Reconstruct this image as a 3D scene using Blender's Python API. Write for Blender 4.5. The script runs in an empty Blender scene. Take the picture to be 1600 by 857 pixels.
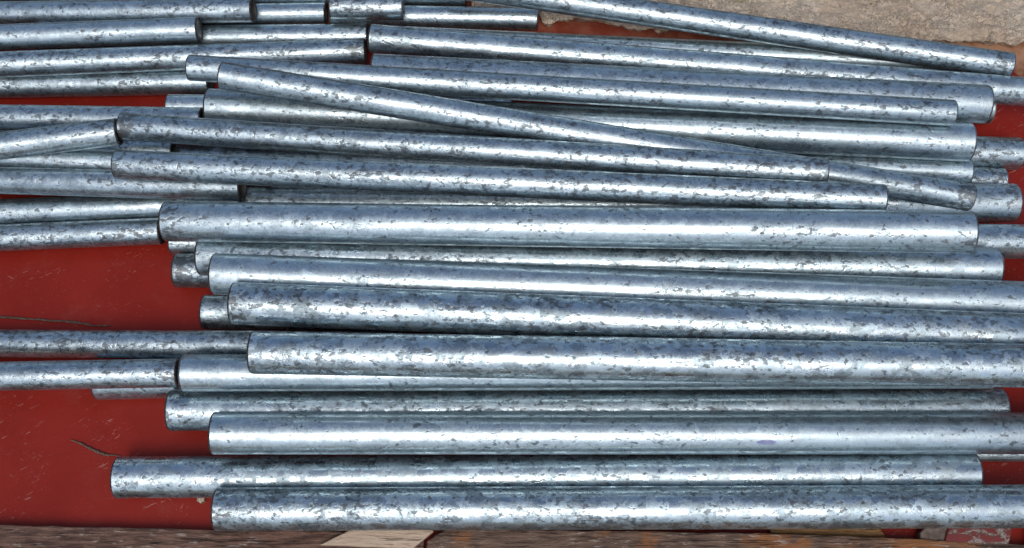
import bpy, bmesh, math, random
from mathutils import Vector, Matrix, noise

random.seed(4)
scene = bpy.context.scene
COL = scene.collection

# ---------------------------------------------------------------- camera
PITCH = math.radians(20)
cam_data = bpy.data.cameras.new('camera')
cam_data.sensor_width = 36.0
cam_data.lens = 36.0 * 1700 / 1600
cam_data.clip_start = 0.01
cam_data.clip_end = 200
cam = bpy.data.objects.new('camera', cam_data)
cam.location = (0, -1.27 * math.sin(PITCH), 0.06 + 1.27 * math.cos(PITCH))
cam.rotation_euler = (PITCH, 0, 0)
COL.objects.link(cam)
scene.camera = cam
scene.render.resolution_x, scene.render.resolution_y = 1024, 548

# ---------------------------------------------------------------- sky, sun, exposure
SUN_TILT = math.radians(28)          # from the zenith, towards the viewer's side
world = bpy.data.worlds.new('World')
scene.world = world
world.use_nodes = True
wn = world.node_tree
wn.nodes.clear()
sky = wn.nodes.new('ShaderNodeTexSky')
sky.sky_type = 'NISHITA'
sky.sun_disc = False
sky.sun_elevation = math.pi / 2 - SUN_TILT
sky.sun_rotation = math.pi
sky.air_density = 1.0
sky.dust_density = 3.5
sky.ozone_density = 0.8
bg = wn.nodes.new('ShaderNodeBackground')
bg.inputs['Strength'].default_value = 0.104
wo = wn.nodes.new('ShaderNodeOutputWorld')
wn.links.new(sky.outputs[0], bg.inputs[0])
wn.links.new(bg.outputs[0], wo.inputs[0])

sun_data = bpy.data.lights.new('sun', 'SUN')
sun_data.energy = 0.8
sun_data.angle = math.radians(29)    # sun behind thin bright cloud
sun_data.color = (1.0, 0.985, 0.96)
sun = bpy.data.objects.new('sun', sun_data)
sun.rotation_euler = (SUN_TILT, 0, 0)
sun.location = (0, -2, 4)
COL.objects.link(sun)

scene.view_settings.view_transform = 'Standard'
scene.view_settings.look = 'None'
scene.view_settings.gamma = 1
scene.view_settings.use_curve_mapping = False
scene.view_settings.exposure = 0.36

# ---------------------------------------------------------------- node helpers
class NT:
    def __init__(self, name):
        self.mat = bpy.data.materials.new(name)
        self.mat.use_nodes = True
        self.t = self.mat.node_tree
        self.t.nodes.clear()
        self.out = self.t.nodes.new('ShaderNodeOutputMaterial')
        self.bsdf = self.t.nodes.new('ShaderNodeBsdfPrincipled')
        self.t.links.new(self.bsdf.outputs[0], self.out.inputs[0])

    def put(self, sock, v):
        if v is None:
            return
        if hasattr(v, 'is_linked'):
            self.t.links.new(v, sock)
        else:
            if isinstance(v, tuple) and len(v) == 3 and sock.type == 'RGBA':
                v = (*v, 1)
            sock.default_value = v

    def node(self, kind, ins=None, **attrs):
        n = self.t.nodes.new(kind)
        for k, v in attrs.items():
            setattr(n, k, v)
        for k, v in (ins or {}).items():
            self.put(n.inputs[k], v)
        return n

    def math(self, op, a, b=None, c=None, clamp=False):
        n = self.node('ShaderNodeMath', {0: a}, operation=op, use_clamp=clamp)
        self.put(n.inputs[1], b)
        self.put(n.inputs[2], c)
        return n.outputs[0]

    def vmath(self, op, a, b=None, scale=None):
        n = self.node('ShaderNodeVectorMath', {0: a}, operation=op)
        self.put(n.inputs[1], b)
        if scale is not None:
            self.put(n.inputs['Scale'], scale)
        return n.outputs[0]

    def noise(self, vec, scale, detail=3.0, rough=0.55, dist=0.0):
        n = self.node('ShaderNodeTexNoise', {'Vector': vec, 'Scale': scale, 'Detail': detail,
                                             'Roughness': rough, 'Distortion': dist})
        return n.outputs['Fac'], n.outputs['Color']

    def voronoi(self, vec, scale, feature='F1'):
        return self.node('ShaderNodeTexVoronoi', {'Vector': vec, 'Scale': scale}, feature=feature)

    def step(self, v, lo, hi, a=0.0, b=1.0):
        n = self.node('ShaderNodeMapRange', {0: v, 1: lo, 2: hi, 3: a, 4: b})
        n.interpolation_type = 'SMOOTHSTEP'
        return n.outputs[0]

    def mix(self, f, a, b, blend='MIX'):
        n = self.node('ShaderNodeMix', data_type='RGBA', blend_type=blend)
        self.put(n.inputs[0], f)
        self.put(n.inputs[6], a)
        self.put(n.inputs[7], b)
        return n.outputs[2]

    def obj(self):
        return self.node('ShaderNodeTexCoord').outputs['Object']

    def set(self, **kw):
        for k, v in kw.items():
            self.put(self.bsdf.inputs[k.replace('_', ' ')], v)

    def bump(self, h, strength, dist, normal=None):
        return self.node('ShaderNodeBump', {'Height': h, 'Strength': strength, 'Distance': dist,
                                            'Normal': normal}).outputs[0]


# ---------------------------------------------------------------- materials
def zinc_material():
    m = NT('galvanized_zinc')
    co = m.obj()
    rnd = m.node('ShaderNodeObjectInfo').outputs['Random']
    shift = m.node('ShaderNodeCombineXYZ', {0: m.math('MULTIPLY', rnd, 37.0),
                                            1: m.math('MULTIPLY', rnd, 91.0),
                                            2: m.math('MULTIPLY', rnd, 53.0)}).outputs[0]
    p = m.vmath('ADD', co, shift)
    spangle = m.node('ShaderNodeAttribute', attribute_type='OBJECT', attribute_name='spangle').outputs['Fac']
    dirt = m.node('ShaderNodeAttribute', attribute_type='OBJECT', attribute_name='dirt').outputs['Fac']
    # ragged coordinates so that no crystal edge is a straight line
    _, nc = m.noise(p, 240.0, 3.0, 0.65)
    _, nc2 = m.noise(p, 70.0, 2.0, 0.5)
    rag = m.vmath('ADD', m.vmath('SCALE', m.vmath('SUBTRACT', nc, (.5, .5, .5)), scale=.012),
                  m.vmath('SCALE', m.vmath('SUBTRACT', nc2, (.5, .5, .5)), scale=.014))
    q = m.vmath('ADD', m.vmath('MULTIPLY', p, (.75, 1, 1)), rag)
    big = m.voronoi(q, 105.0)
    small = m.voronoi(q, 300.0)
    bigc = m.node('ShaderNodeSeparateColor', {0: big.outputs['Color']}).outputs
    smc = m.node('ShaderNodeSeparateColor', {0: small.outputs['Color']}).outputs
    # tone of the crystals: pale feathery flakes over darker zinc
    cloud, _ = m.noise(m.vmath('MULTIPLY', q, (.5, 1, 1)), 85.0, 4.0, .62)
    tone = m.math('ADD', m.math('MULTIPLY', m.math('SUBTRACT', bigc[0], .5), m.step(spangle, 0, 1, .12, .60)),
                  m.math('MULTIPLY', m.math('SUBTRACT', smc[0], .5), .30))
    tone = m.math('ADD', tone, m.math('MULTIPLY', m.math('SUBTRACT', cloud, .5), 1.0))
    tone = m.step(m.math('ADD', tone, .5), .22, .70)
    low = m.mix(m.step(dirt, .05, .6), (.32, .395, .43), (.225, .28, .305))
    base = m.mix(tone, low, (.475, .585, .635))
    # dark oxidised specks, dashes and blotches; stains gather where a cut end was handled
    sp, _ = m.noise(m.vmath('MULTIPLY', p, (.72, 1, 1)), 200.0, 2.0, .5, .25)
    patch, _ = m.noise(m.vmath('MULTIPLY', p, (.30, 1, 1)), 42.0, 2.0, .55)
    lx = m.node('ShaderNodeSeparateXYZ', {0: co}).outputs[0]
    att = lambda n: m.node('ShaderNodeAttribute', attribute_type='OBJECT', attribute_name=n).outputs['Fac']
    stain = m.math('ADD', m.math('MULTIPLY', m.step(lx, .012, .034, 1.0, 0.0), att('stain_start')),
                   m.math('MULTIPLY', m.step(m.math('SUBTRACT', att('length'), lx), .012, .034, 1.0, 0.0), att('stain_end')))
    thr = m.math('SUBTRACT', m.math('SUBTRACT', .810, m.math('MULTIPLY', patch, .34)),
                 m.math('ADD', m.math('MULTIPLY', dirt, .095), m.math('MULTIPLY', stain, .16)))
    spot = m.step(m.math('SUBTRACT', sp, thr), -.03, .06)
    fine, _ = m.noise(m.vmath('MULTIPLY', q, (.65, 1, 1)), 380.0, 1.0, .5)
    dots = m.math('MULTIPLY', m.step(fine, .60, .70), m.step(patch, .38, .56, .3, 1.0))
    dark = m.math('MAXIMUM', spot, m.math('MULTIPLY', dots, .8))
    darkc = m.mix(m.step(cloud, .35, .65), (.032, .038, .044), (.095, .105, .115))
    darkc = m.mix(m.math('MULTIPLY', stain, .8), darkc, (.075, .064, .058))
    base = m.mix(m.math('MULTIPLY', dark, .74), base, darkc)
    # thin cracks between crystals, drawn scuffs along the pipe
    edge = m.voronoi(q, 210.0, 'DISTANCE_TO_EDGE').outputs['Distance']
    crack = m.math('MULTIPLY', m.step(edge, .0, .05, 1.0, 0.0), m.step(patch, .56, .68))
    base = m.mix(m.math('MULTIPLY', crack, .4), base, (.12, .12, .125))
    scuff, _ = m.noise(m.vmath('MULTIPLY', p, (.012, 1, 1)), 700.0, 2.0, .5)
    base = m.mix(m.step(scuff, .62, .72, 0.0, .25), base, (.78, .80, .83))
    warm, _ = m.noise(p, 26.0, 2.0, .6)
    base = m.mix(m.step(warm, .60, .74, 0.0, .12), base, (.30, .25, .21))
    # two kinds of crystal side by side: matte ones and mirror-like ones
    shine = m.math('ADD', .42, m.math('MULTIPLY', m.math('SUBTRACT', bigc[1], .5), m.step(spangle, 0, 1, .25, 1.5)))
    shine = m.math('ADD', shine, m.math('MULTIPLY', m.math('SUBTRACT', smc[1], .5), .35), clamp=True)
    shine = m.math('MULTIPLY', m.math('MULTIPLY', shine, .85), m.math('SUBTRACT', 1.0, m.math('MULTIPLY', m.math('MAXIMUM', dark, crack), .8)))
    geo = m.node('ShaderNodeNewGeometry').outputs['Normal']
    lean = m.vmath('SCALE', m.vmath('SUBTRACT', big.outputs['Color'], (.5, .5, .5)),
                   scale=m.step(spangle, 0, 1, .02, .09))
    lean2 = m.vmath('SCALE', m.vmath('SUBTRACT', small.outputs['Color'], (.5, .5, .5)), scale=.04)
    _, wav = m.noise(m.vmath('MULTIPLY', p, (.6, 1, 1)), 30.0, 1.0, .5)
    lean3 = m.vmath('SCALE', m.vmath('SUBTRACT', wav, (.5, .5, .5)), scale=.07)
    nrm = m.vmath('NORMALIZE', m.vmath('ADD', geo, m.vmath('ADD', lean, m.vmath('ADD', lean2, lean3))))
    h = m.math('MULTIPLY', m.math('ADD', dark, crack), -1.0)
    nrm = m.bump(h, .25, .0005, nrm)
    m.set(Base_Color=base, Metallic=m.math('SUBTRACT', 1.0, m.math('MULTIPLY', dark, .12)),
          Roughness=.50, Normal=nrm)
    gl = m.node('ShaderNodeBsdfAnisotropic', {'Color': m.mix(.5, base, (.63, .73, .77)), 'Roughness': .22, 'Normal': nrm})
    mx = m.node('ShaderNodeMixShader', {0: shine, 1: m.bsdf.outputs[0], 2: gl.outputs[0]})
    m.t.links.new(mx.outputs[0], m.out.inputs[0])
    return m.mat


def rim_material():
    m = NT('shaded_sawn_rim')  # sawn steel, with the dark surroundings of left ends painted in
    p = m.obj()
    a, _ = m.noise(p, 300.0, 3.0, .6)
    m.set(Base_Color=m.mix(m.step(a, .35, .65), (.022, .021, .02), (.11, .10, .09)),
          Metallic=.6, Roughness=.5, Normal=m.bump(a, .4, .0006))
    return m.mat


def pale_rim_material():
    m = NT('lit_pale_rim')  # paler copy for right ends, with less shade painted in
    a, _ = m.noise(m.obj(), 260.0, 3.0, .6)
    m.set(Base_Color=m.mix(m.step(a, .35, .65), (.16, .165, .165), (.48, .50, .50)), Metallic=1.0, Roughness=.36, Normal=m.bump(a, .4, .0006))
    return m.mat


def bore_material():
    m = NT('dull_pipe_bore')
    a, _ = m.noise(m.obj(), 120.0, 3.0, .6)
    m.set(Base_Color=m.mix(a, (.05, .048, .045), (.2, .19, .17)), Metallic=.5, Roughness=.6)
    return m.mat


def plug_material():
    m = NT('dull_end_plug')
    a, _ = m.noise(m.obj(), 400.0, 3.0, .6)
    m.set(Base_Color=m.mix(a, (.20, .19, .165), (.34, .33, .29)), Metallic=.6, Roughness=.45)
    return m.mat


def red_bed_material():
    m = NT('scratched_red_paint')
    p = m.obj()
    a, _ = m.noise(p, 9.0, 4.0, .6)
    b, _ = m.noise(p, 600.0, 2.0, .5)
    red = m.mix(m.step(a, .3, .7), (.195, .0125, .0068), (.235, .0165, .0098))
    red = m.mix(m.step(b, .45, .7, 0.0, .18), red, (.25, .035, .028))
    # faded film of dust
    d, _ = m.noise(p, 22.0, 5.0, .65)
    red = m.mix(m.step(d, .52, .75, 0.0, .22), red, (.25, .06, .045))
    # scratches: short strokes in two directions, chips and specks
    mark = None
    for ang, sc, thr, off in ((24, 210.0, .66, 0.0), (33, 330.0, .67, 3.1), (-28, 300.0, .69, 7.7), (70, 260.0, .71, 11.0)):
        mp = m.node('ShaderNodeMapping', {'Vector': p, 'Rotation': (0, 0, math.radians(-ang)), 'Location': (off, off, 0)})
        f, _ = m.noise(m.vmath('MULTIPLY', mp.outputs[0], (.16, 1.3, 1)), sc, 3.0, .7)
        s = m.step(f, thr, thr + .03)
        mark = s if mark is None else m.math('MAXIMUM', mark, s)
    zone, _ = m.noise(p, 13.0, 3.0, .6)
    zone = m.step(zone, .44, .66, .05, 1.0)
    grit, _ = m.noise(p, 850.0, 2.0, .5)
    speck = m.math('MULTIPLY', m.step(grit, .69, .73), zone)
    mark = m.math('MAXIMUM', m.math('MULTIPLY', mark, zone), speck)
    red = m.mix(m.math('MULTIPLY', mark, .42), red, (.55, .40, .36))
    # rust and soil along the far border where the steel meets the concrete
    y = m.node('ShaderNodeSeparateXYZ', {0: p}).outputs
    w, _ = m.noise(p, 30.0, 4.0, .65)
    far = m.step(m.math('ADD', m.math('ADD', y[1], m.math('MULTIPLY', y[0], .05)), m.math('MULTIPLY', m.math('SUBTRACT', w, .5), .12)), .325, .350)
    side = m.step(m.math('ADD', y[0], m.math('MULTIPLY', m.math('SUBTRACT', w, .5), .3)), .15, .45, .35, 1.0)
    rust = m.mix(m.step(d, .4, .6), (.20, .085, .04), (.36, .20, .12))
    red = m.mix(m.math('MULTIPLY', far, side), red, rust)
    rough = m.math('ADD', m.math('ADD', .30, m.math('MULTIPLY', a, .14)), m.math('MULTIPLY', m.math('MAXIMUM', mark, far), .3))
    h = m.math('ADD', m.math('MULTIPLY', b, .25), mark)
    m.set(Base_Color=red, Roughness=rough, Specular_IOR_Level=.18, Normal=m.bump(h, .25, .0006))
    return m.mat


def concrete_material():
    m = NT('rough_pale_concrete')
    p = m.obj()
    _, wc = m.noise(p, 60.0, 3.0, .6)
    q = m.vmath('ADD', p, m.vmath('SCALE', m.vmath('SUBTRACT', wc, (.5, .5, .5)), scale=.012))
    a, _ = m.noise(p, 14.0, 5.0, .62)
    b, _ = m.noise(q, 260.0, 4.0, .7)
    col = m.mix(m.step(a, .35, .65), (.68, .53, .38), (.80, .67, .51))
    col = m.mix(m.step(b, .58, .36, 0.0, .5), col, (.70, .61, .50))
    wr, _ = m.noise(m.vmath('MULTIPLY', q, (.8, 1.2, 1)), 105.0, 5.0, .70, .8)
    ridge = m.math('ABSOLUTE', m.math('SUBTRACT', wr, .5))
    zone, _ = m.noise(p, 30.0, 2.0, .5)
    crack = m.math('MULTIPLY', m.step(ridge, .0, .045, 1.0, 0.0), m.step(zone, .36, .58, .2, 1.0))
    hole = m.step(b, .64, .70)
    col = m.mix(m.math('MULTIPLY', hole, .3), col, (.15, .11, .08))
    col = m.mix(m.math('MULTIPLY', crack, .75), col, (.12, .085, .06))  # shade of the crevices painted into the colour
    st, _ = m.noise(p, 11.0, 3.0, .6)
    col = m.mix(m.step(st, .64, .72, 0.0, .6), col, (.30, .23, .06))
    st2, _ = m.noise(m.vmath('ADD', p, (3, 5, 0)), 16.0, 4.0, .7)
    col = m.mix(m.step(st2, .58, .68, 0.0, .6), col, (.22, .18, .15))
    h = m.math('SUBTRACT', m.math('MULTIPLY', ridge, 3.0), m.math('ADD', hole, b))
    m.set(Base_Color=col, Roughness=.95, Specular_IOR_Level=.2, Normal=m.bump(h, 1.0, .0032))
    return m.mat


def wood_material(name, c0, c1, fleck, rusty, grain=1.0):
    m = NT(name)
    p = m.obj()
    g, _ = m.noise(m.vmath('MULTIPLY', p, (.13, 1, 1)), 260.0 * grain, 5.0, .65, .3)
    a, _ = m.noise(p, 13.0, 4.0, .6)
    col = m.mix(m.step(g, .3, .7), c0, c1)
    col = m.mix(m.step(a, .50, .60, 0.0, rusty), col, (.27, .115, .045))
    f, _ = m.noise(m.vmath('MULTIPLY', p, (.2, 1, 1)), 260.0, 4.0, .7)
    z, _ = m.noise(p, 21.0, 3.0, .6)
    fl = m.math('MULTIPLY', m.step(f, .57, .62), m.step(z, .38, .58))
    col = m.mix(m.math('MULTIPLY', fl, fleck), col, (.42, .36, .31))
    k, _ = m.noise(m.vmath('MULTIPLY', p, (.03, 1, 1)), 420.0, 3.0, .6)
    crack = m.step(k, .60, .70)
    col = m.mix(m.math('MULTIPLY', crack, .5), col, (.035, .022, .018))
    h = m.math('ADD', m.math('SUBTRACT', g, crack), f)
    m.set(Base_Color=col, Roughness=.82, Specular_IOR_Level=.25, Normal=m.bump(h, 1.0, .0030))
    return m.mat


def chipped_paint_material():
    m = NT('chipped_red_paint_on_wood')
    p = m.obj()
    a, _ = m.noise(m.vmath('MULTIPLY', p, (.7, 1.2, 1)), 75.0, 6.0, .72, .4)
    b, _ = m.noise(p, 500.0, 3.0, .6)
    under = m.mix(m.step(b, .4, .6), (.14, .11, .10), (.30, .25, .22))
    f = m.step(a, .42, .50)
    m.set(Base_Color=m.mix(f, under, (.15, .018, .016)), Roughness=.6, Normal=m.bump(f, .6, .0012))
    return m.mat


def plain_material(name, c0, c1, rough=.7, metallic=0.0, scale=200.0):
    m = NT(name)
    a, _ = m.noise(m.obj(), scale, 4.0, .6)
    m.set(Base_Color=m.mix(m.step(a, .3, .7), c0, c1), Roughness=rough, Metallic=metallic, Normal=m.bump(a, .5, .001))
    return m.mat


BRASSY = plain_material('yellow_passivated_rim', (.36, .31, .16), (.62, .57, .36), .35, .8, 300.0)
PALE_RIM = pale_rim_material()
ZINC, RIM, BORE, PLUG = zinc_material(), rim_material(), bore_material(), plug_material()


# ---------------------------------------------------------------- mesh helpers
def link(name, bm, mats, parent=None, smooth=True, bevel=None):
    me = bpy.data.meshes.new(name)
    bmesh.ops.recalc_face_normals(bm, faces=bm.faces) if bm.faces and parent is None and bevel else None
    bm.to_mesh(me)
    bm.free()
    for mt in (mats if isinstance(mats, (list, tuple)) else [mats]):
        me.materials.append(mt)
    if smooth:
        for f in me.polygons:
            f.use_smooth = True
    o = bpy.data.objects.new(name, me)
    COL.objects.link(o)
    o.parent = parent
    if bevel:
        md = o.modifiers.new('bevel', 'BEVEL')
        md.width, md.segments = bevel, 2
    return o


def tag(o, label=None, category=None, group=None, kind=None):
    for k, v in (('label', label), ('category', category), ('group', group), ('kind', kind)):
        if v:
            o[k] = v
    return o


def revolve(bm, profile, n, mat=0, out=True):
    """profile: (x, radius) pairs turned about the X axis."""
    rings = []
    for x, r in profile:
        if r <= 0:
            rings.append([bm.verts.new((x, 0, 0))])
        else:
            rings.append([bm.verts.new((x, r * math.cos(2 * math.pi * i / n), r * math.sin(2 * math.pi * i / n))) for i in range(n)])
    for A, B in zip(rings, rings[1:]):
        for i in range(n):
            j = (i + 1) % n
            if len(A) == 1:
                vs = (A[0], B[j], B[i])
            elif len(B) == 1:
                vs = (A[i], A[j], B[0])
            else:
                vs = (A[i], A[j], B[j], B[i])
            f = bm.faces.new(vs)
            f.material_index = mat
            if not out:
                f.normal_flip()


# ---------------------------------------------------------------- the setting: red steel bed
bm = bmesh.new()
NX, NY = 60, 40
X0, X1, Y0, Y1 = -1.0, 1.0, -.55, .60
grid = [[bm.verts.new((X0 + (X1 - X0) * i / NX, Y0 + (Y1 - Y0) * j / NY,
                       -.0008 - .0012 * (.5 + .5 * noise.noise(Vector((i * .16, j * .2, 2.0)))))) for i in range(NX + 1)] for j in range(NY + 1)]
for j in range(NY):
    for i in range(NX):
        bm.faces.new((grid[j][i], grid[j][i + 1], grid[j + 1][i + 1], grid[j + 1][i]))
tag(link('red_steel_bed', bm, red_bed_material()), 'scratched red painted steel bed under the pipes', 'floor', kind='structure')

# ---------------------------------------------------------------- rough concrete along the far border
EDGE = [(-.054, .398), (.0, .394), (.036, .388), (.041, .372), (.052, .371), (.060, .3755), (.070, .379), (.092, .379),
        (.115, .376), (.14, .371), (.171, .3625), (.186, .366), (.203, .361), (.219, .3635), (.254, .3585), (.30, .356),
        (.40, .352), (.50, .349), (.56, .346), (.617, .344), (.64, .342), (.665, .3405), (.685, .349), (.72, .345), (.80, .35), (.95, .345)]


def edge_y(x):
    for (xa, ya), (xb, yb) in zip(EDGE, EDGE[1:]):
        if xa <= x <= xb:
            return ya + (yb - ya) * (x - xa) / (xb - xa)
    return EDGE[-1][1]


bm = bmesh.new()
NX, NY = 330, 62
rows = []
for j in range(-3, NY + 1):
    row = []
    for i in range(NX + 1):
        x = -.054 + i * 1.004 / NX
        e = edge_y(x) + .0035 * noise.noise(Vector((x * 70, 1.3, 0))) + .002 * noise.noise(Vector((x * 220, 4.3, 0)))
        t = max(j, 0) / NY
        y = e + (.56 - e) * t ** 1.15
        top = .0160 + .0035 * noise.noise(Vector((x * 26, y * 26, 0))) + .0030 * noise.noise(Vector((x * 75, y * 75, 3))) + 0.0045 * noise.fractal(Vector((x * 110, y * 110, 5)), .8, 2.1, 4) * .8
        top = min(top, .0255) - .006 * max(0, 1 - t * 14)
        if j < 0:
            k = (3 + j) / 3
            z = top * k
            y += .006 * (1 - k) * (.6 + noise.noise(Vector((x * 90, k * 3, 9)))) + .001
        else:
            z = top
        row.append(bm.verts.new((x, y, z)))
    rows.append(row)
for A, Bq in zip(rows, rows[1:]):
    for i in range(NX):
        bm.faces.new((A[i], A[i + 1], Bq[i + 1], Bq[i]))
for col_i in (0, NX):                       # close the two ends down to the ground
    col_v = [r[col_i] for r in rows[3:]]
    low = [bm.verts.new((v.co.x, v.co.y, 0)) for v in col_v]
    for k in range(len(col_v) - 1):
        q = (col_v[k], col_v[k + 1], low[k + 1], low[k])
        bm.faces.new(q if col_i == 0 else q[::-1])
tag(link('concrete_slab', bm, concrete_material()), 'rough pale concrete slab with a crumbling edge behind the pipes', 'slab', kind='structure')

# ---------------------------------------------------------------- pipes
# end a, end b (metres, axis), radius
PIPES = {
    'S13': ((-0.4828, -0.1176, 0.0232), (0.3908, -0.0930, 0.0232), 0.02325),
    'S10': ((-0.3677, -0.0339, 0.0205), (0.4501, -0.0435, 0.0205), 0.02050),
    'S9b': ((-0.4064, 0.0189, 0.0205), (0.4562, 0.0082, 0.0205), 0.02050),
    'S9a': ((-0.4168, 0.0580, 0.0163), (0.4487, 0.0530, 0.0163), 0.01625),
    'R8': ((-0.3215, 0.0928, 0.0460), (0.6086, 0.0970, 0.0460), 0.02325),
    'P2': ((-0.4290, 0.1716, 0.0163), (0.6138, 0.1397, 0.0163), 0.01625),
    'R2d': ((0.1619, 0.2558, 0.0205), (0.6112, 0.2400, 0.0205), 0.02050),
    'R3b': ((0.1584, 0.2327, 0.0486), (0.5605, 0.2172, 0.0473), 0.01625),
    'PR1': ((0.1593, 0.1897, 0.0205), (0.6380, 0.1751, 0.0205), 0.02050),
    'PR2': ((0.1501, 0.0454, 0.0521), (0.7207, 0.0441, 0.0512), 0.02050),
    'S14': ((0.5108, -0.2002, 0.0100), (0.7151, -0.2002, 0.0100), 0.01000),
    'S1': ((-0.4358, 0.2358, 0.0300), (0.0000, 0.2321, 0.0300), 0.01625),
    'L0': ((-0.8217, 0.4208, 0.0163), (-0.0607, 0.4138, 0.0163), 0.01625),
    'M3': ((-0.2414, 0.3821, 0.0145), (0.0344, 0.3761, 0.0145), 0.01450),
    'L3b': ((-0.6219, 0.3437, 0.0163), (-0.1885, 0.3486, 0.0163), 0.01625),
    'M1': ((-0.4332, 0.3824, 0.0140), (-0.2465, 0.3854, 0.0140), 0.01400),
    'L1': ((-0.8143, 0.3812, 0.0157), (-0.3337, 0.3679, 0.0476), 0.01575),
    'M2': ((-0.2361, 0.3743, 0.0439), (-0.1406, 0.3741, 0.0443), 0.01625),
    'L4': ((-0.8260, 0.2722, 0.0163), (-0.3898, 0.2806, 0.0163), 0.01625),
    'L5b': ((-0.8103, 0.1940, 0.0163), (-0.5368, 0.2094, 0.0163), 0.01625),
    'S2': ((-0.7883, 0.1694, 0.0332), (-0.4149, 0.1652, 0.0470), 0.01500),
    'L7': ((-0.7439, 0.1563, 0.0666), (-0.2936, 0.1313, 0.0617), 0.01625),
    'L5': ((-0.7982, 0.2153, 0.0459), (-0.3827, 0.2059, 0.0502), 0.01625),
    'L9': ((-0.7805, 0.0836, 0.0300), (-0.3298, 0.1049, 0.0300), 0.01625),
    'L8': ((-0.7734, 0.1261, 0.0581), (-0.3166, 0.0996, 0.0848), 0.01625),
    'L10': ((-0.8198, 0.0484, 0.0300), (-0.4246, 0.0667, 0.0300), 0.01625),
    'L3': ((-0.7762, 0.2801, 0.0507), (-0.1881, 0.3150, 0.0339), 0.01625),
    'L2': ((-0.8049, 0.3237, 0.0435), (-0.4011, 0.3381, 0.0478), 0.01625),
    'L11': ((-0.8026, -0.0699, 0.0163), (-0.1225, -0.0873, 0.0602), 0.01625),
    'L12': ((-0.7585, -0.1289, 0.0700), (-0.3751, -0.1194, 0.0620), 0.01625),
    'L6': ((-0.7523, 0.1278, 0.0971), (-0.4658, 0.1663, 0.0973), 0.01625),
    'R2b': ((-0.1645, 0.3370, 0.0300), (0.6069, 0.2961, 0.0300), 0.01625),
    'R2c': ((-0.1709, 0.2511, 0.0888), (0.5746, 0.2093, 0.0863), 0.02325),
    'R2': ((-0.1807, 0.3191, 0.0578), (0.7692, 0.2298, 0.0584), 0.01800),
    'R1': ((-0.0899, 0.3974, 0.0626), (0.6251, 0.2771, 0.0620), 0.01625),
    'P1': ((0.0777, 0.1567, 0.0484), (0.5581, 0.1369, 0.0481), 0.01625),
    'R4': ((-0.3742, 0.2168, 0.0645), (0.5507, 0.1614, 0.0789), 0.02325),
    'R3': ((-0.3848, 0.2396, 0.1201), (0.5212, 0.1833, 0.1118), 0.01550),
    'D': ((-0.3389, 0.2158, 0.1430), (0.5390, 0.0869, 0.0839), 0.01625),
    'R5': ((-0.4651, 0.1735, 0.0966), (0.3568, 0.0955, 0.1339), 0.01625),
    'R6': ((-0.4585, 0.1164, 0.1121), (0.4154, 0.0591, 0.1409), 0.01700),
    'R9': ((-0.3653, 0.0213, 0.0638), (0.5556, -0.0014, 0.0841), 0.02325),
    'R7': ((-0.3987, 0.0507, 0.0985), (0.5037, 0.0160, 0.1499), 0.02325),
    'R10': ((-0.3378, -0.0134, 0.0978), (0.6489, -0.0500, 0.0979), 0.02325),
    'R11': ((-0.3075, -0.0556, 0.1191), (0.6536, -0.0936, 0.1138), 0.02325),
    'S12': ((-0.3667, -0.1240, 0.0784), (0.5446, -0.1150, 0.0559), 0.02050),
    'R12': ((-0.2817, -0.1114, 0.1181), (0.6278, -0.1328, 0.1365), 0.02325),
    'R13': ((-0.3882, -0.1575, 0.0410), (0.5642, -0.1502, 0.0232), 0.02325),
    'R14': ((-0.3285, -0.1902, 0.0720), (0.6266, -0.1858, 0.0508), 0.02325),
    'R15': ((-0.4453, -0.2304, 0.0233), (0.5199, -0.2262, 0.0301), 0.02325),
    'R16': ((-0.3238, -0.2693, 0.0481), (0.6115, -0.2665, 0.0526), 0.02325),
}
BOTTOM_UP = list(PIPES)
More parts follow.
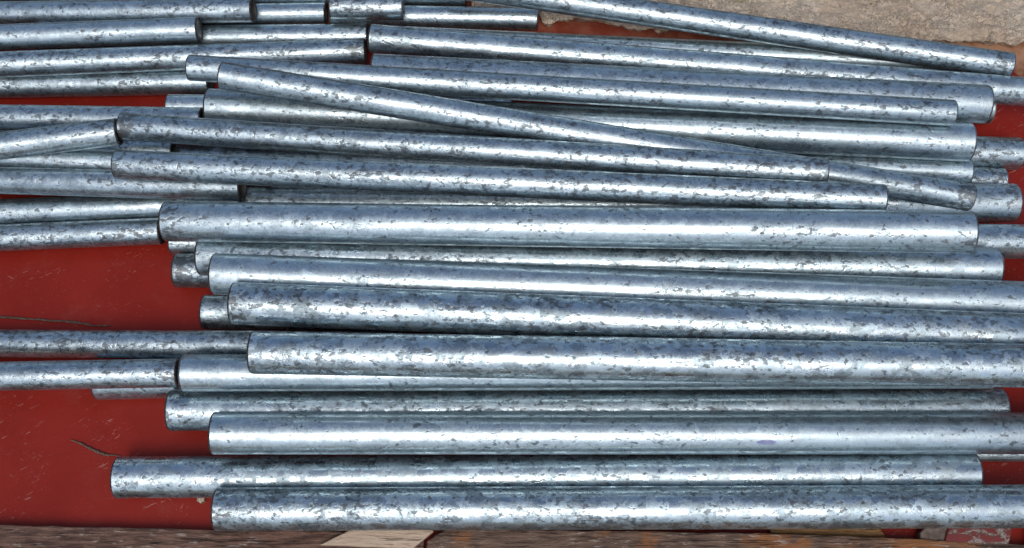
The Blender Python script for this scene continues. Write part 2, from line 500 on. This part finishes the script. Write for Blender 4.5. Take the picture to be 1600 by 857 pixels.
# label, spangle, dirt
LOOK = {
    'S13': ('thick pipe on the red steel, mostly hidden under a thin pipe and a stub', .5, .2),
    'S10': ('pipe stub end peeking out above a long thin pipe, under the flaky spangled pipe', .5, .5),
    'S9b': ('short exposed pipe end with black blotches below, lying on the red steel', .3, 1.0),
    'S9a': ('thin pipe end squeezed under the thick pipe next to a blotchy end', .3, .4),
    'R8': ('thick pipe mostly buried, with its wide right end beside the red steel', .4, .3),
    'P2': ('thin pipe whose rust-spotted end shows just above a wide pipe end', .3, .5),
    'R2d': ('pipe end with yellowish rim half hidden beneath a thick pipe end', .2, .2),
    'R3b': ('tiny pale pipe end showing between a thin and a thick pipe end', .2, .1),
    'PR1': ('wide blue grey pipe end behind a thick pipe, under the bare red corner', .4, .6),
    'PR2': ('blue grey pipe running on beyond the right end of a thick pipe', .5, .4),
    'S14': ('thin pipe sliver on the red steel under the second thick pipe from the planks', .2, .3),
    'S1': ('short bright thin pipe end beside the narrow red slot', .1, .1),
    'L0': ('thin dark pipe at the far border, its end by the concrete', .3, .4),
    'M3': ('thin pipe ending against the broken concrete edge', .3, .3),
    'L3b': ('thin pipe lying behind a mottled one that ends at the thick stub', .2, .3),
    'L1': ('shiny thin pipe along the far border ending beside a short exposed length', .2, .4),
    'M1': ('short exposed thin pipe end butting against a very short offcut', .2, .2),
    'M2': ('very short pipe offcut lying across two thin pipes at the far border', .3, .7),
    'L4': ('thin pipe bordering the narrow red slot on its far side', .2, .6),
    'L5b': ('brownish thin pipe barely seen between two slanting thin pipes', .1, 1.0),
    'S2': ('thin pipe with a bright cut end wedged between two long thin pipes', .2, .3),
    'L7': ('thin pipe disappearing under the dark rounded end of a longer pipe', .2, .3),
    'L5': ('thin pipe bordering the narrow red slot on its near side', .2, .5),
    'L9': ('thin pipe slanting up under the big thick pipe end', .2, .3),
    'L8': ('shiny thin pipe slanting down between two others, ending at a buried thick pipe', .2, .5),
    'L10': ('thin pipe with open dark end touching the thick pipe, above the bare red steel', .2, .7),
    'L3': ('mottled thin pipe whose dark spotted end meets the thicker stub end', .2, .7),
    'L2': ('very shiny thin pipe closed by a grey plug with a centre dot', .1, .2),
    'L11': ('mottled thin pipe next to the long twig, running under the thick spangled pipe', .3, .8),
    'L12': ('thin pipe butting against a pale pipe rim between two bare red areas', .3, .5),
    'L6': ('thin pipe slanting up to the dark blotched end of another pipe', .2, .4),
    'R2b': ('bright thin pipe lying along the rusty border under the slanting pipe', .2, .1),
    'R2c': ('thick pipe with square right end standing over a yellowish rim', .3, .4),
    'R2': ('pipe with a bright rounded left end, spotted, running far to the right', .4, .4),
    'R1': ('thin pipe slanting over the pale concrete, the outermost of the heap', .3, .5),
    'P1': ('thin pipe with a rounded grey end tucked under a thick pipe', .3, .3),
    'R4': ('thick pipe crossed by the slanting thin pipe', .3, .1),
    'R3': ('long shiny thin pipe lying over the thick ones, crossed near its left end', .2, .3),
    'D': ('thin pipe slanting steeply across the others through the middle of the heap', .3, .4),
    'R5': ('long thin pipe with a dark brown blotch on its left end', .3, .7),
    'R6': ('long thin spotted pipe lying alongside the thick pipe in the middle', .2, .8),
    'R9': ('thick pipe sunk in the groove between two other thick pipes, both ends visible', .5, .3),
    'R7': ('thick pipe in the middle with brown patches on its left end', .3, .1),
    'R10': ('shiny thick pipe overlapping the sunken one, next to the flaky spangled pipe', .3, .1),
    'R11': ('thick pipe with large flaky zinc crystals and dark blotches', 1.0, .5),
    'S12': ('pale pipe with a raised rim butted by a thin pipe', .3, .1),
    'R12': ('thick spangled pipe on top, next below the flakiest one', .9, .5),
    'R13': ('thick pipe with a chipped bright band and dark cut rim beside red steel', .5, .4),
    'R14': ('smooth thick pipe with a violet paint smear, third from the planks', .3, .1),
    'R15': ('thick pipe sticking out farthest over the bare red steel', .8, .2),
    'R16': ('thick spangled pipe lying against the brown planks', .9, .5),
}
# brown stains at the two ends
STAIN = {'R5': (1.0, .5), 'R7': (.9, .2), 'D': (.2, .8), 'R3': (.3, 0.0), 'S9b': (.8, 0.0), 'R11': (.5, 0.0), 'L12': (0.0, .7),
         'L3': (0.0, .7), 'R6': (.4, 0.0), 'R13': (.5, 0.0), 'P2': (0.0, .6), 'R15': (.4, .2), 'L6': (0.0, .5), 'R8': (0.0, .4), 'R16': (.4, 0.0)}
NSEG = 56
for key in BOTTOM_UP:
    a, b, r = PIPES[key]
    a, b = Vector(a), Vector(b)
    L = (b - a).length
    label, spangle, dirt = LOOK[key]
    c = .0019 if r < .018 else .0025            # broken edge of the cut
    wall = .0032 if r < .018 else .0038
    ri = r - wall
    bm = bmesh.new()
    n_len = max(2, int(L / .08))
    revolve(bm, [(c + (L - 2 * c) * i / n_len, r) for i in range(n_len + 1)], NSEG, 0, True)
    revolve(bm, [(c * .6, ri), (L * .5, ri), (L - c * .6, ri)], NSEG, 1, False)
    pipe = link('galvanized_pipe', bm, [ZINC, BORE])
    for end in (0, 1):
        bm = bmesh.new()
        prof = [(c, r), (c * .45, r - c * .18), (c * .1, r - c * .55), (0, r - c), (0, ri + c * .5), (c * .6, ri)]
        if end:
            prof = [(L - x, q) for x, q in prof]
        revolve(bm, prof, NSEG, 0, bool(end))
        link('cut_rim', bm, BRASSY if (key == 'R2d' and end) else PALE_RIM if (end and key[0] != 'L') or key == 'S12' else RIM, pipe)
    if key == 'L2':                              # this one is closed by a plug with a small centre hole
        bm = bmesh.new()
        revolve(bm, [(L - .0105, .0014), (L - .0012, .0016), (L - .0008, .0023), (L - .0008, ri + .0002), (L - .009, ri + .0002)][::-1], 32, 0, False)
        link('end_plug', bm, PLUG, pipe)
        bm = bmesh.new()
        revolve(bm, [(L - .003, 0), (L - .0026, .0012), (L - .003, .0017)], 16, 0, True)
        link('hole_dot', bm, plain_material('bright_dot', (.8, .8, .78), (.9, .9, .88), .15, 1.0), pipe)  # bright dot added inside the plug's centre hole
    d = (b - a).normalized()
    rot = d.to_track_quat('X', 'Z').to_matrix().to_4x4()
    roll = Matrix.Rotation(random.uniform(0, 6.28), 4, 'X')
    pipe.matrix_world = Matrix.Translation(a) @ rot @ roll

    if key == 'R14':                             # smear of violet paint on the near flank
        bm = bmesh.new()
        n_a, n_x = 8, 22
        g = [[None] * (n_x + 1) for _ in range(n_a + 1)]
        for i in range(n_a + 1):
            for k in range(n_x + 1):
                u, t = i / n_a, k / n_x
                half = .5 * (1 - (2 * t - 1) ** 4) + .12 * noise.noise(Vector((t * 9, u * 2, 0)))
                th = math.radians(37 + 13 * (u - .5) * 2 * half)
                x = .266 + .022 * t
                axis = a + (b - a) * ((x - a.x) / (b.x - a.x))
                g[i][k] = bm.verts.new(pipe.matrix_world.inverted() @ (axis + Vector((0, -math.sin(th), math.cos(th))) * (r + .00025)))
        for i in range(n_a):
            for k in range(n_x):
                bm.faces.new((g[i][k], g[i + 1][k], g[i + 1][k + 1], g[i][k + 1]))
        link('paint_smear', bm, plain_material('violet_paint', (.17, .195, .34), (.235, .26, .42), .5), pipe)
    pipe['length'] = L
    pipe['stain_start'], pipe['stain_end'] = STAIN.get(key, (0.0, 0.0))
    pipe['spangle'] = spangle
    pipe['dirt'] = dirt
    tag(pipe, label, 'pipe', 'galvanized pipes heaped on the red steel bed')


# ---------------------------------------------------------------- timber along the near border
def plank(name, outline, z0, z1, mat, label, category, group=None, sub=.006, rough=.0012, seed=0.0, tilt=(0, 0)):
    """A sawn piece: outline seen from above (counter-clockwise), uneven faces and worn edges."""
    pts = []
    for (xa, ya), (xb, yb) in zip(outline, outline[1:] + outline[:1]):
        n = max(1, int(math.hypot(xb - xa, yb - ya) / sub))
        for k in range(n):
            x, y = xa + (xb - xa) * k / n, ya + (yb - ya) * k / n
            nz = noise.noise_vector(Vector((x * 60 + seed, y * 60, seed))) * rough
            pts.append((x + nz.x * .5, y + nz.y))
    cx = sum(q[0] for q in pts) / len(pts)
    cy = sum(q[1] for q in pts) / len(pts)
    bm = bmesh.new()
    levels = []
    inset = .0018
    for z, s in ((z0, 0), (z1 - inset, 0), (z1 - inset * .3, inset * .3), (z1, inset)):
        ring = []
        for k, (x, y) in enumerate(pts):
            xa, ya = pts[k - 1]
            xb, yb = pts[(k + 1) % len(pts)]
            tx, ty = xb - xa, yb - ya
            ln = math.hypot(tx, ty) or 1
            nx, ny = -ty / ln, tx / ln
            zz = z + (noise.noise(Vector((x * 35 + seed, y * 35, 1))) * rough * .8 if z > z0 else 0)
            zz += tilt[0] * (x - cx) + tilt[1] * (y - cy)
            ring.append(bm.verts.new((x + nx * s - cx, y + ny * s - cy, zz - z0)))
        levels.append(ring)
    for A, Bq in zip(levels, levels[1:]):
        for k in range(len(A)):
            j = (k + 1) % len(A)
            bm.faces.new((A[k], A[j], Bq[j], Bq[k]))
    bm.faces.new(levels[-1])
    bm.faces.new(levels[0][::-1])
    bmesh.ops.recalc_face_normals(bm, faces=bm.faces)
    o = link(name, bm, mat, smooth=False)
    o.location = (cx, cy, z0)
    return tag(o, label, category, group)


DARK_WOOD = wood_material('weathered_brown_wood', (.055, .030, .023), (.215, .125, .09), .6, .0)
RUSTY_WOOD = wood_material('weathered_rusty_brown_wood', (.07, .043, .032), (.20, .135, .10), .7, .85)
TAN_WOOD = wood_material('fresh_tan_board', (.45, .34, .245), (.53, .415, .31), .1, .0, .5)
OCHRE_WOOD = wood_material('ochre_wood', (.17, .095, .04), (.28, .165, .07), .2, .3)
plank('timber_plank', [(-.80, -.43), (-.0985, -.43), (-.0975, -.297), (-.18, -.2895), (-.334, -.2875), (-.570, -.2825), (-.80, -.279)],
      .001, .019, DARK_WOOD, 'weathered brown plank edging the bed beside the bare red steel', 'plank', 'old planks edging the bed', seed=2.0)
plank('timber_plank', [(-.0935, -.43), (.95, -.43), (.95, -.3165), (.566, -.3040), (.42, -.2965), (.284, -.2915), (.10, -.2885), (-.072, -.2868), (-.083, -.2925), (-.0935, -.300), (-.0950, -.309)],
      .001, .0195, RUSTY_WOOD, 'brown plank with rusty orange stains under the lowest thick pipe', 'plank', 'old planks edging the bed', seed=7.0)
plank('board_offcut', [(-.2115, -.3050), (-.1090, -.3088), (-.0870, -.2905), (-.0930, -.268), (-.150, -.268), (-.1740, -.2860)],
      .0205, .0275, TAN_WOOD, 'pale tan board offcut wedged between two brown planks', 'board', rough=.0004, seed=11.0)
plank('wood_chunk', [(.29, -.300), (.405, -.304), (.418, -.296), (.410, -.282), (.36, -.276), (.29, -.278)],
      .001, .010, OCHRE_WOOD, 'ochre chunk of wood in the gap below the lowest pipe', 'wood', rough=.003, seed=15.0)
plank('wood_chunk', [(.452, -.307), (.485, -.309), (.500, -.285), (.470, -.281), (.456, -.291)],
      .001, .0150, plain_material('grey_brown_wood', (.09, .065, .055), (.17, .13, .11), .85),
      'small grey brown wood lump beside the chipped red batten', 'wood', rough=.003, seed=19.0)
plank('painted_batten', [(.474, -.3125), (.548, -.3125), (.560, -.278), (.490, -.278)],
      .001, .0185, chipped_paint_material(), 'batten with chipped red paint in the gap below the lowest pipe', 'batten', rough=.001, seed=23.0)
plank('board_offcut', [(.569, -.330), (.64, -.330), (.64, -.279), (.583, -.279)],
      .001, .0165, plain_material('dusty_pink_brown_wood', (.24, .16, .13), (.38, .29, .25), .85),
      'dusty pinkish board end right of the chipped red batten', 'board', rough=.001, seed=27.0)


# ---------------------------------------------------------------- small things
def tube(name, pts, radii, mat, label, category, group=None, n=7):
    bm = bmesh.new()
    rings = []
    o0 = Vector(pts[0])
    P = [Vector(q) - o0 for q in pts]
    for k, q in enumerate(P):
        d = (P[min(k + 1, len(P) - 1)] - P[max(k - 1, 0)]).normalized()
        s = d.cross(Vector((0, 0, 1))).normalized()
        u = s.cross(d)
        rings.append([bm.verts.new(q + (s * math.cos(6.2832 * i / n) + u * math.sin(6.2832 * i / n)) * radii[k]) for i in range(n)])
    for A, Bq in zip(rings, rings[1:]):
        for i in range(n):
            bm.faces.new((A[i], A[(i + 1) % n], Bq[(i + 1) % n], Bq[i]))
    bm.faces.new(rings[0][::-1])
    bm.faces.new(rings[-1])
    bmesh.ops.recalc_face_normals(bm, faces=bm.faces)
    o = link(name, bm, mat)
    o.location = o0
    return tag(o, label, category, group)


TWIG = plain_material('dry_twig', (.05, .036, .028), (.15, .11, .08), .9, 0, 500.0)


def wiggle(pts, n, amp, seed):
    out = []
    for k in range(n + 1):
        t = k / n * (len(pts) - 1)
        i = min(int(t), len(pts) - 2)
        q = Vector(pts[i]).lerp(Vector(pts[i + 1]), t - i)
        v = noise.noise_vector(Vector((k * .9, seed, 0))) * amp
        out.append((q.x + v.x, q.y + v.y, q.z + abs(v.z) * .3))
    return out


pts = wiggle([(-.66, -.0295, .0008), (-.6189, -.0335, .0008), (-.565, -.0375, .0009), (-.525, -.0405, .0008), (-.508, -.0440, .0006), (-.485, -.0448, .0004)], 44, .0009, 3.0)
tube('dry_twig', pts, [(.0012 if k < 34 else .0009) * (.75 + .5 * random.random()) for k in range(len(pts))], TWIG,
     'long dry brown twig lying on the red steel beside a thin pipe', 'twig')
pts = wiggle([(-.513, -.183, .0004), (-.497, -.1885, .001), (-.482, -.1965, .0012), (-.470, -.2005, .0008), (-.452, -.2023, .0004)], 30, .0010, 8.0)
tube('dry_twig', pts, [.0004 + .0014 * math.sin(math.pi * min(1, k / 30)) * (.5 + .8 * random.random()) for k in range(len(pts))], TWIG,
     'short dark dry twig by the end of a thick pipe on red steel', 'twig')

# hexagonal bolt standing out of the bed
bm = bmesh.new()
for z, rr in ((0, .0052), (.0045, .0052), (.0052, .0044)):
    ring = [bm.verts.new((rr * math.cos(i * math.pi / 3 + .5), rr * math.sin(i * math.pi / 3 + .5), z)) for i in range(6)]
    if z == 0:
        prev = ring
        continue
    for i in range(6):
        bm.faces.new((prev[i], prev[(i + 1) % 6], ring[(i + 1) % 6], ring[i]))
    prev = ring
bm.faces.new(prev)
o = link('hex_bolt', bm, plain_material('worn_brass_steel', (.32, .25, .17), (.55, .47, .36), .45, .7, 400.0), smooth=False)
o.location = (-.3537, -.2515, -.0008)
tag(o, 'small worn hexagonal bolt head on the red steel under a thick pipe', 'bolt')

# two raised black discs standing in for bolt holes in the bed
HOLE_BLACK = plain_material('black_hole_disc', (.012, .011, .011), (.03, .027, .026), .7)
for x, y, lab in ((.672, .214, 'black round disc standing in for a bolt hole in the red steel near the concrete'),
                  (.617, -.128, 'black round disc standing in for a bolt hole in the red steel between two thick pipes')):
    bm = bmesh.new()
    revolve(bm, [(0, .0115), (.002, .0115), (.0032, .0102), (.0028, .006), (.0012, .004), (.0012, 0)], 28, 0, True)
    o = link('bolt_hole_disc', bm, HOLE_BLACK)
    o.rotation_euler = (0, -math.pi / 2, 0)
    o.location = (x, y, -.0012)
    tag(o, lab, 'stopper')
